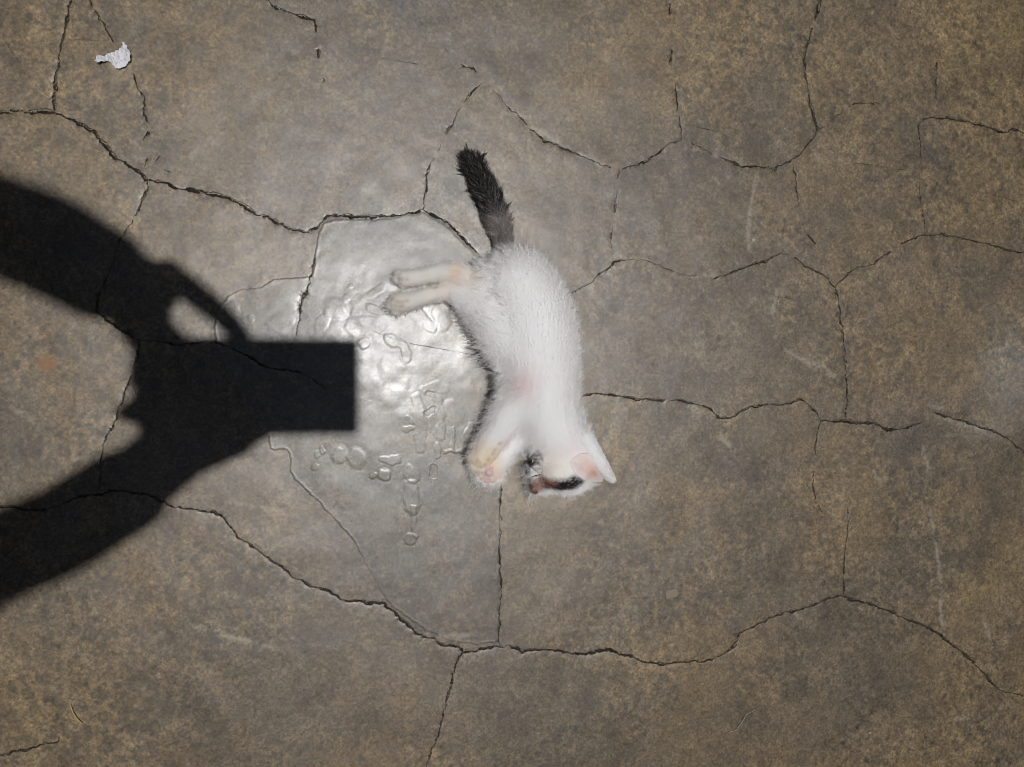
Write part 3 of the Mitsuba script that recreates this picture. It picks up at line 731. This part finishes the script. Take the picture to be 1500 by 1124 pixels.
# short fine hair on the ear's back and wisps at its mouth
def ear_fur(seed):
    rg = np.random.default_rng(seed)
    p, nn = sample_surface(ear, 5200, rg)
    fd = unit(ear_nodes[-1][0] - ear_nodes[0][0])
    d0 = unit(nn * .18 + fd * .85 + rg.normal(size=p.shape) * .12)
    A = strands(p, d0, d0, rg.uniform(.0012, .0026, len(p)), np.full(len(p), .00008), np.tile(WHITE, (len(p), 1)) * rg.uniform(.9, 1.05, (len(p), 1)), 0, .003, rg)
    q = np.array([W(*(np.array([838, 676]) + np.array([14, 26]) * t + rg.normal(size=2) * 3), .0462 - .004 * t) for t in rg.random(170)])
    d = unit(np.array([.8, -.3, .16]) + rg.normal(size=q.shape) * .25)
    B = strands(q, d, unit(d + [.2, -.3, -.2]), rg.uniform(.004, .009, len(q)), np.full(len(q), .00008), np.tile(WHITE, (len(q), 1)) * rg.uniform(.8, 1, (len(q), 1)), .2, .004, rg)
    return join([A, B])


v, f, c = ear_fur(8)
put('kitten__ear__hair', (v, f), 'mat_fur', smooth=True, color=c)
labels['kitten__ear__hair'] = {'label': 'fine pale ear hair', 'kind': 'stuff'}

# nose, closed eye, pads, claws, whiskers
nz_ = [surf(777, 712), surf(780, 718), surf(784, 723)]
put('kitten__nose', soft(chain([(nz_[0] - [0, 0, .0014], .0022), (nz_[1] - [0, 0, .0018], .0029), (nz_[2] - [0, 0, .0018], .0024)], 20), .0008, 4), 'mat_nose', smooth=True)
tag('kitten__nose', 'reddish brown nose')
eye = [surf(*p) - [0, 0, .0006] for p in ((797, 709), (803, 712), (809, 713))]
put('kitten__closed_eye', soft(chain([(p, .0008) for p in eye], 12), .0006, 2), 'mat_dark', smooth=True)
mouth = [surf(*p) - [0, 0, .0005] for p in ((778, 701), (784, 699), (790, 695), (793, 688))]
put('kitten__mouth', soft(chain([(p, .0007) for p in mouth], 12), .0008, 2), 'mat_nose', smooth=True)
for (px, py, z, r) in ((717, 692, 25.5, 7.5), (714, 686, 25, 5), (721, 687, 25, 5), (706, 701, 20.5, 3.6), (713, 705, 22, 3.8), (722, 705, 22.5, 3.8), (731, 699, 22, 3.6), (724, 671, 26, 3.2)):
    b = ball((0, 0, 0), 1.0, 24).scale([r * PX, r * PX * .85, r * PX * .7]).translate(W(px, py, z * MM).tolist())
    put('kitten__paw_pad', trimesh.Trimesh(b.to_mesh().vert_properties[:, :3], b.to_mesh().tri_verts), 'mat_pad', smooth=True)
scene['mat_claw'] = {'type': 'principled', 'base_color': rgb(.55, .47, .40), 'roughness': .35}
for (a, b, z) in (((579, 401), (574, 400), 6), ((577, 409), (572, 410), 6), ((571, 437), (567, 437), 6), ((568, 447), (564, 448), 6), ((574, 457), (570, 459), 6)):
    put('kitten__claw', soft(chain([(W(*a, z * MM), .0009), (W(*b, (z - 3) * MM), .0003)], 10), .0007, 1), 'mat_claw', smooth=True)
wk = np.random.default_rng(3)
wp = np.array([W(786 + wk.normal() * 3, 697 + wk.normal() * 3, .034) for _ in range(10)])
wd = unit(np.array([-.5, .5, .5]) + wk.normal(size=(10, 3)) * .45)
v, f, c = strands(wp, wd, unit(wd - [0.2, 0, .5]), wk.uniform(.010, .018, 10), np.full(10, .00008), np.tile(WHITE, (10, 1)), 0, .003, wk)
put('kitten__whiskers', (v, f), 'mat_fur', smooth=True, color=c)
labels['kitten__whiskers'] = {'label': 'thin white whiskers', 'kind': 'stuff'}
tag('kitten', 'small white kitten with a black tail lying limp on its side on the cracked concrete', 'kitten')

# ------------------------------------------------------------------ litter on the slab
scene['mat_paper'] = {'type': 'twosided', 'bsdf': {'type': 'principled', 'roughness': .8, 'specular': .2, 'base_color': mikit.proc(
    lambda p, n, uv: mi.Color3f(mix((.74, .72, .74), (.22, .22, .27), smoothstep(.48, .62, noise((p.x * .87 + p.y * .5) * 1600, (p.y * .87 - p.x * .5) * 520, 3.)) * smoothstep(.35, .5, noise((p.y * .87 - p.x * .5) * 560, 1.5, 2.)) * .42)))}}
outline = [(141, 94), (146, 86), (152, 83), (160, 81), (168, 77), (176, 72), (181, 68), (182, 64), (185, 64), (186, 68), (188, 68), (190, 73), (193, 78), (195, 84), (193, 88), (190, 96), (184, 99), (177, 103), (172, 103), (166, 98), (162, 92), (157, 92), (149, 96)]
pp = Polygon(WW(outline)[:, :2])
pb = pp.bounds; st = .0007
ax_, ay_ = np.arange(pb[0] - .003, pb[2] + .003, st), np.arange(pb[1] - .003, pb[3] + .003, st)
Xp, Yp = np.meshgrid(ax_, ay_, indexing='ij'); xp, yp = Xp.ravel(), Yp.ravel()
jag = (meshkit.noise(np.stack([xp, yp, xp * 0], -1) / .0016, 6) - .5) * .0014
keepp = contains_xy(pp, xp + jag, yp - jag)
u = (xp - pb[0]) / (pb[2] - pb[0]); vq = (yp - pb[1]) / (pb[3] - pb[1])
fold = .0016 + .0018 * np.abs(np.sin((u * 1.3 + vq * .6) * 5.2)) + .0045 * np.clip(.45 - u, 0, 1) ** 2 * 4 + .004 * np.clip(u - .8, 0, 1) * 5 * vq + .0012 * (meshkit.fbm(np.stack([xp, yp, xp * 0], -1) / .004, 2, 9) - .5)
v, f = sheet(ax_, ay_, lambda x, y: fold, keepp)
v2 = v.copy(); v2[:, 2] -= .00012
put('paper_scrap', (np.vstack([v, v2]), np.vstack([f, f[:, ::-1] + len(v)])), 'mat_paper', smooth=True)
tag('paper_scrap', 'torn crumpled scrap of white printed paper lying on the floor, top left', 'paper scrap')


def rod(key, pts, r, mat, z0=.0004):
    nodes = [(W(px, py, z0 + r + h_ * MM), r) for px, py, h_ in pts]
    return put(key, soft(chain(nodes, 10), r * 1.5, 1), mat, smooth=True)


scene['mat_straw'] = {'type': 'principled', 'base_color': rgb(.46, .34, .14), 'roughness': .5}
scene['mat_pale'] = {'type': 'principled', 'base_color': rgb(.42, .37, .29), 'roughness': .7}
scene['mat_brown'] = {'type': 'principled', 'base_color': rgb(.10, .06, .025), 'roughness': .7}
rod('straw', [(103, 1033, .2), (107, 1044, .8), (112, 1052, .8), (120, 1060, .2)], .0004, 'mat_straw')
tag('straw', 'thin pale yellow straw lying near the bottom left corner of the slab', 'straw')
rod('fibre', [(1068, 1073, .1), (1078, 1070, .4), (1086, 1060, .8), (1093, 1047, .3), (1106, 1040, .2)], .00022, 'mat_pale')
tag('fibre', 'fine pale thread lying on the concrete below the long lower crack', 'thread')
rod('splinter', [(1184, 344, .1), (1189, 350, .3), (1195, 357, .1)], .0005, 'mat_brown')
tag('splinter', 'tiny dark brown splinter on the floor right of the kitten', 'splinter')


def chip(key, px, py, r, mat, seed, flat=.5):
    rg = np.random.default_rng(seed)
    pts = rg.normal(size=(14, 3)); pts = unit(pts) * rg.uniform(.6, 1, (14, 1)) * np.array([r, r * .7, r * flat]) * PX
    c = W(px, py); c[2] = surface(c[0], c[1])[0] + r * PX * flat * .6
    return put(key, trimesh.PointCloud(pts + c).convex_hull, mat)


chip('crumb', 1103, 352, 3.2, 'mat_pale', 1); tag('crumb', 'tiny white crumb on the floor above the kitten\'s right side', 'crumb')
chip('crumb', 1273, 1073, 4.2, 'mat_pale', 2); tag('crumb_001', 'tiny pale crumb on the floor near the bottom right', 'crumb')
chip('crumb', 891, 666, 3.0, 'mat_pale', 3); tag('crumb_002', 'tiny pale crumb beside the kitten\'s ear', 'crumb')
scene['mat_tape'] = {'type': 'principled', 'base_color': rgb(.16, .115, .06), 'roughness': .5, 'specular': .9}
tp = Polygon(WW([(974, 865), (991, 862), (993, 873), (986, 875), (976, 878)])[:, :2])
tm = trimesh.creation.extrude_polygon(tp, .00035, engine='earcut'); tm.apply_translation([0, 0, .0004])
put('flake', tm, 'mat_tape'); tag('flake', 'small square tan flake stuck to the concrete right of the vertical crack', 'flake')
for px, py, a, m_, l_ in ((712, 385, .4, 'mat_straw', 'tiny yellowish dry stalk caught beside the base of the kitten\'s tail'), (718, 388, 2.2, 'mat_brown', 'tiny dark brown dry stalk caught beside the base of the kitten\'s tail')):
    k = rod('dry_stalk', [(px - 7 * math.cos(a), py + 7 * math.sin(a), 1), (px, py, 2.5), (px + 7 * math.cos(a + .4), py - 7 * math.sin(a + .4), 1.5)], .0004, m_)
    tag(k, l_, 'stalk', 'dry stalk bits by the tail base')
# loose grit, mostly along the cracks
gr_ = np.random.default_rng(77)
n1 = 800; pick = gr_.choice(len(all_c), n1)
gp = np.vstack([all_c[pick] + gr_.normal(size=(n1, 2)) * .004, np.column_stack([gr_.uniform(X0, X1, 900), gr_.uniform(Y0, Y1, 900)])])
gs = gr_.lognormal(-8.35, .38, len(gp)); gz = surface(gp[:, 0], gp[:, 1])
ico = trimesh.creation.icosahedron()
gv = ico.vertices[None] * gr_.uniform(.55, 1.1, (len(gp), 12, 1)) * (gs[:, None, None] * np.array([1, 1, .7]))
ga = gr_.uniform(0, 6.28, len(gp)); ca_, sa_ = np.cos(ga)[:, None], np.sin(ga)[:, None]
gv = np.stack([gv[..., 0] * ca_ - gv[..., 1] * sa_ * .7, gv[..., 0] * sa_ + gv[..., 1] * ca_ * .7, gv[..., 2]], -1) + np.column_stack([gp, gz + gs * .35])[:, None]
gf = (ico.faces[None] + np.arange(len(gp))[:, None, None] * 12).reshape(-1, 3)
tone = np.where(gr_.random(len(gp)) < .55, 1.0, .16)[:, None] * np.array([.30, .25, .19]) * gr_.uniform(.5, 1.2, (len(gp), 1))
scene['mat_grit'] = {'type': 'principled', 'base_color': {'type': 'mesh_attribute', 'name': 'vertex_color'}, 'roughness': .8}
put('grit', (gv.reshape(-1, 3), gf), 'mat_grit', color=np.repeat(tone, 12, axis=0))
tag('grit', 'loose sand grains scattered over the concrete and along its cracks', kind='stuff')

# ------------------------------------------------------------------ the phone, its holder, and the shed they stand in (all above and behind the lens)
scene['mat_phone'] = {'type': 'principled', 'base_color': rgb(.02, .02, .025), 'roughness': .3}
scene['mat_screen'] = {'type': 'principled', 'base_color': rgb(.004, .004, .005), 'roughness': .08}
ca, cb, cc_, cd = SP(530, 497, EYE_H), SP(530, 638, EYE_H), SP(240, 638, EYE_H), SP(240, 497, EYE_H)
px_, py_ = unit(R @ np.array([1.0, 0, 0])), unit(R @ np.array([0, 1.0, 0])); pn = -fwd
mid = (ca + cb + cc_ + cd) / 4; lx, ly = (ca - cd) @ px_, (ca - cb) @ py_
centre = EYE + px_ * ((mid - EYE) @ px_) + py_ * ((mid - EYE) @ py_) + pn * .0075
M = np.eye(4); M[:3, 0], M[:3, 1], M[:3, 2], M[:3, 3] = px_, py_, pn, centre
if np.linalg.det(M[:3, :3]) < 0: M[:3, 1] *= -1


def oriented(man_or_mesh):
    if hasattr(man_or_mesh, 'to_mesh'):
        m = man_or_mesh.to_mesh(); man_or_mesh = trimesh.Trimesh(m.vert_properties[:, :3], m.tri_verts)
    man_or_mesh.apply_transform(M); return man_or_mesh


put('phone__case', oriented(rbox((-lx / 2, -ly / 2, -.004), (lx / 2, ly / 2, .004), .0035)), 'mat_phone', smooth=30)
put('phone__screen', oriented(box((-lx / 2 + .003, -ly / 2 + .003, .0041), (lx / 2 - .003, ly / 2 - .003, .0046))), 'mat_screen')
tag('phone', 'dark phone held level above the floor, casting the rectangular shadow', 'phone')

scene['mat_person'] = {'type': 'principled', 'base_color': rgb(.36, .2, .13), 'roughness': .55, 'specular': .35}
scene['mat_shirt'] = {'type': 'principled', 'base_color': rgb(.06, .07, .10), 'roughness': .85}
scene['mat_trousers'] = {'type': 'principled', 'base_color': rgb(.035, .04, .06), 'roughness': .85}
scene['mat_hair'] = {'type': 'principled', 'base_color': rgb(.012, .01, .009), 'roughness': .45}


def S(px, py, z, r): return SP(px, py, z), r


arm_l = [S(-230, 285, 1.17, .047), S(-120, 305, 1.05, .042), S(-25, 325, .94, .034), S(70, 360, .86, .034), S(146, 402, .78, .031), S(205, 428, .73, .028)]
arm_r = [S(-230, 860, 1.17, .047), S(-120, 855, 1.05, .042), S(-25, 828, .94, .031), S(80, 783, .86, .030), S(180, 722, .78, .029), S(255, 662, .72, .028)]
palm_l = [ball(*S(*q)) for q in ((205, 428, .72, .026), (178, 452, .70, .017), (200, 478, .68, .015), (228, 432, .69, .017), (248, 408, .69, .012))]
palm_r = [ball(*S(*q)) for q in ((255, 662, .71, .026), (230, 600, .69, .017), (275, 585, .68, .016), (315, 640, .68, .016), (350, 650, .68, .011), (215, 570, .68, .012))]
fing = [[(243, 402, .69, .0125), (285, 432, .675, .0110), (325, 465, .662, .0098), (352, 494, .655, .0080)],
        [(226, 432, .685, .0095), (235, 480, .66, .009), (272, 515, .635, .0083), (320, 525, .634, .0075)],
        [(212, 455, .68, .0092), (225, 505, .655, .0088), (262, 540, .634, .008), (305, 548, .633, .0072)],
        [(196, 472, .675, .0082), (212, 520, .655, .0078), (240, 556, .636, .0072), (275, 566, .634, .0065)],
        [(182, 455, .70, .0105), (195, 495, .69, .0098), (222, 520, .683, .0092), (258, 530, .68, .008)],
        [(345, 648, .68, .0092), (380, 632, .662, .0088), (388, 606, .642, .0082), (372, 582, .634, .0074)],
        [(322, 640, .675, .0095), (352, 612, .645, .009), (356, 580, .634, .0083), (338, 556, .634, .0075)],
        [(298, 622, .67, .0092), (322, 596, .645, .0088), (325, 566, .634, .008), (308, 545, .634, .0072)],
        [(272, 604, .67, .0082), (292, 580, .645, .0078), (296, 556, .636, .0072), (282, 540, .634, .0065)],
        [(228, 600, .69, .0125), (204, 602, .692, .0115), (186, 606, .692, .0085), (176, 606, .690, .0050)],
        [(200, 560, .682, .008), (203, 535, .682, .008), (208, 512, .682, .008)]]
neck, head = S(-300, 572, 1.27, .055), S(-255, 572, 1.40, .088)
body_p = [chain(arm_l), chain(arm_r), m3.Manifold.batch_hull(palm_l), m3.Manifold.batch_hull(palm_r), chain([S(-380, 572, 1.16, .11), neck, head]), bone(*head, *S(-215, 572, 1.35, .06)), ball(*S(-185, 572, 1.365, .017))] + [chain([S(*q) for q in c], 14) for c in fing]
body_p += [chain([S(-230, 285, 1.17, .047), S(-380, 572, 1.14, .1), S(-230, 860, 1.17, .047)]), chain([S(-380, 572, 1.14, .12), S(-680, 572, .88, .12)])]
legs = [[S(-690, 572 + s * 140, .86, .085), S(-560, 572 + s * 190, .48, .058), S(-680, 572 + s * 190, .09, .042)] for s in (-1, 1)]
body_p += [chain(c) for c in legs]
put('person__body', soft(m3.Manifold.batch_boolean(body_p, m3.OpType.Add), .009, 6), 'mat_person', smooth=True)
grow = lambda c, d: [(p, r + d) for p, r in c]
shirt = m3.Manifold.batch_boolean([chain(grow(arm_l[:5], .006)), chain(grow(arm_r[:5], .006)), chain(grow([S(-230, 285, 1.17, .047), S(-380, 572, 1.14, .105), S(-230, 860, 1.17, .047)], .008)), chain(grow([S(-380, 572, 1.14, .12), S(-680, 572, .90, .125)], .012))], m3.OpType.Add)
put('person__shirt', soft(shirt, .015, 6), 'mat_shirt', smooth=True)
put('person__trousers', soft(m3.Manifold.batch_boolean([chain(grow(c, .014)) for c in legs] + [bone(*S(-690, 500, .85, .10), *S(-690, 644, .85, .10))], m3.OpType.Add), .015, 6), 'mat_trousers', smooth=True)
for s in (-1, 1):
    a = SP(-690, 572 + s * 190, .04)
    put('person__shoe', soft(chain([((a[0], a[1], .042), .042), ((a[0] + .1, a[1], .036), .036), ((a[0] + .17, a[1], .03), .03)]), .01, 4), 'mat_hair', smooth=True)
hc = head[0]
put('person__hair', soft(bone(hc + [-.02, 0, .02], .088, hc + [.0, 0, .045], .07), .01, 4), 'mat_hair', smooth=True)
tag('person', 'person in a dark shirt bending over at the left, both hands holding the phone', 'person')

scene['mat_roof'] = {'type': 'principled', 'base_color': rgb(.10, .095, .09), 'roughness': .6}
scene['mat_wall'] = {'type': 'principled', 'base_color': mikit.proc(lambda p, n, uv: mi.Color3f(mix((.12, .11, .10), (.2, .18, .16), fbm(p.x * 3, p.y * 3, p.z * 3, 4)))), 'roughness': .9}
scene['mat_skylight'] = {'type': 'principledthin', 'base_color': rgb(.80, .93, .99), 'roughness': .5, 'diff_trans': 2.0, 'spec_trans': 0.0}
RZ = 3.2


def roof_at(px, py):
    q = W(px, py); return q[:2] + q[:2] / EYE_H * RZ


hx0, hx1, hy0, hy1 = -1.5, 1.35, -1.15, 1.2                       # the open bay in the roof over the lens
s1, s2 = roof_at(590, 0), roof_at(1480, 545)
sk1 = (s1[0] - .32, s1[0] + .32, s1[1] - .22, s1[1] + .9)
sk2 = (s2[0] - .45, s2[0] + .8, s2[1] - .55, s2[1] + .5)
from shapely.geometry import box as sbox
rp_ = sbox(ROOM[0] - .1, ROOM[2] - .1, ROOM[1] + .1, ROOM[3] + .1)
for b in ((hx0, hx1, hy0, hy1), sk1, sk2): rp_ = rp_.difference(sbox(b[0], b[2], b[1], b[3]))
rm = trimesh.creation.extrude_polygon(rp_, .05, engine='earcut'); rm.apply_translation([0, 0, RZ])
put('shed_roof__deck', rm, 'mat_roof')
for b in (sk1, sk2):
    v = np.array([[b[0], b[2], RZ + .02], [b[1], b[2], RZ + .02], [b[1], b[3], RZ + .02], [b[0], b[3], RZ + .02]])
    put('shed_roof__skylight', (v, np.array([[0, 2, 1], [0, 3, 2]])), 'mat_skylight')
tag('shed_roof', 'dark shed roof overhead with an open bay and two translucent panels', 'roof')
for (lo, hi) in (((ROOM[0] - .1, ROOM[2] - .1, -.05), (ROOM[0], ROOM[3] + .1, RZ)), ((ROOM[1], ROOM[2] - .1, -.05), (ROOM[1] + .1, ROOM[3] + .1, RZ)), ((ROOM[0], ROOM[2] - .1, -.05), (ROOM[1], ROOM[2], RZ)), ((ROOM[0], ROOM[3], -.05), (ROOM[1], ROOM[3] + .1, RZ))):
    k = put('shed_wall', box(lo, hi), 'mat_wall'); tag(k, 'plain dusty wall of the shed, out of the frame', 'wall', 'walls of the shed')
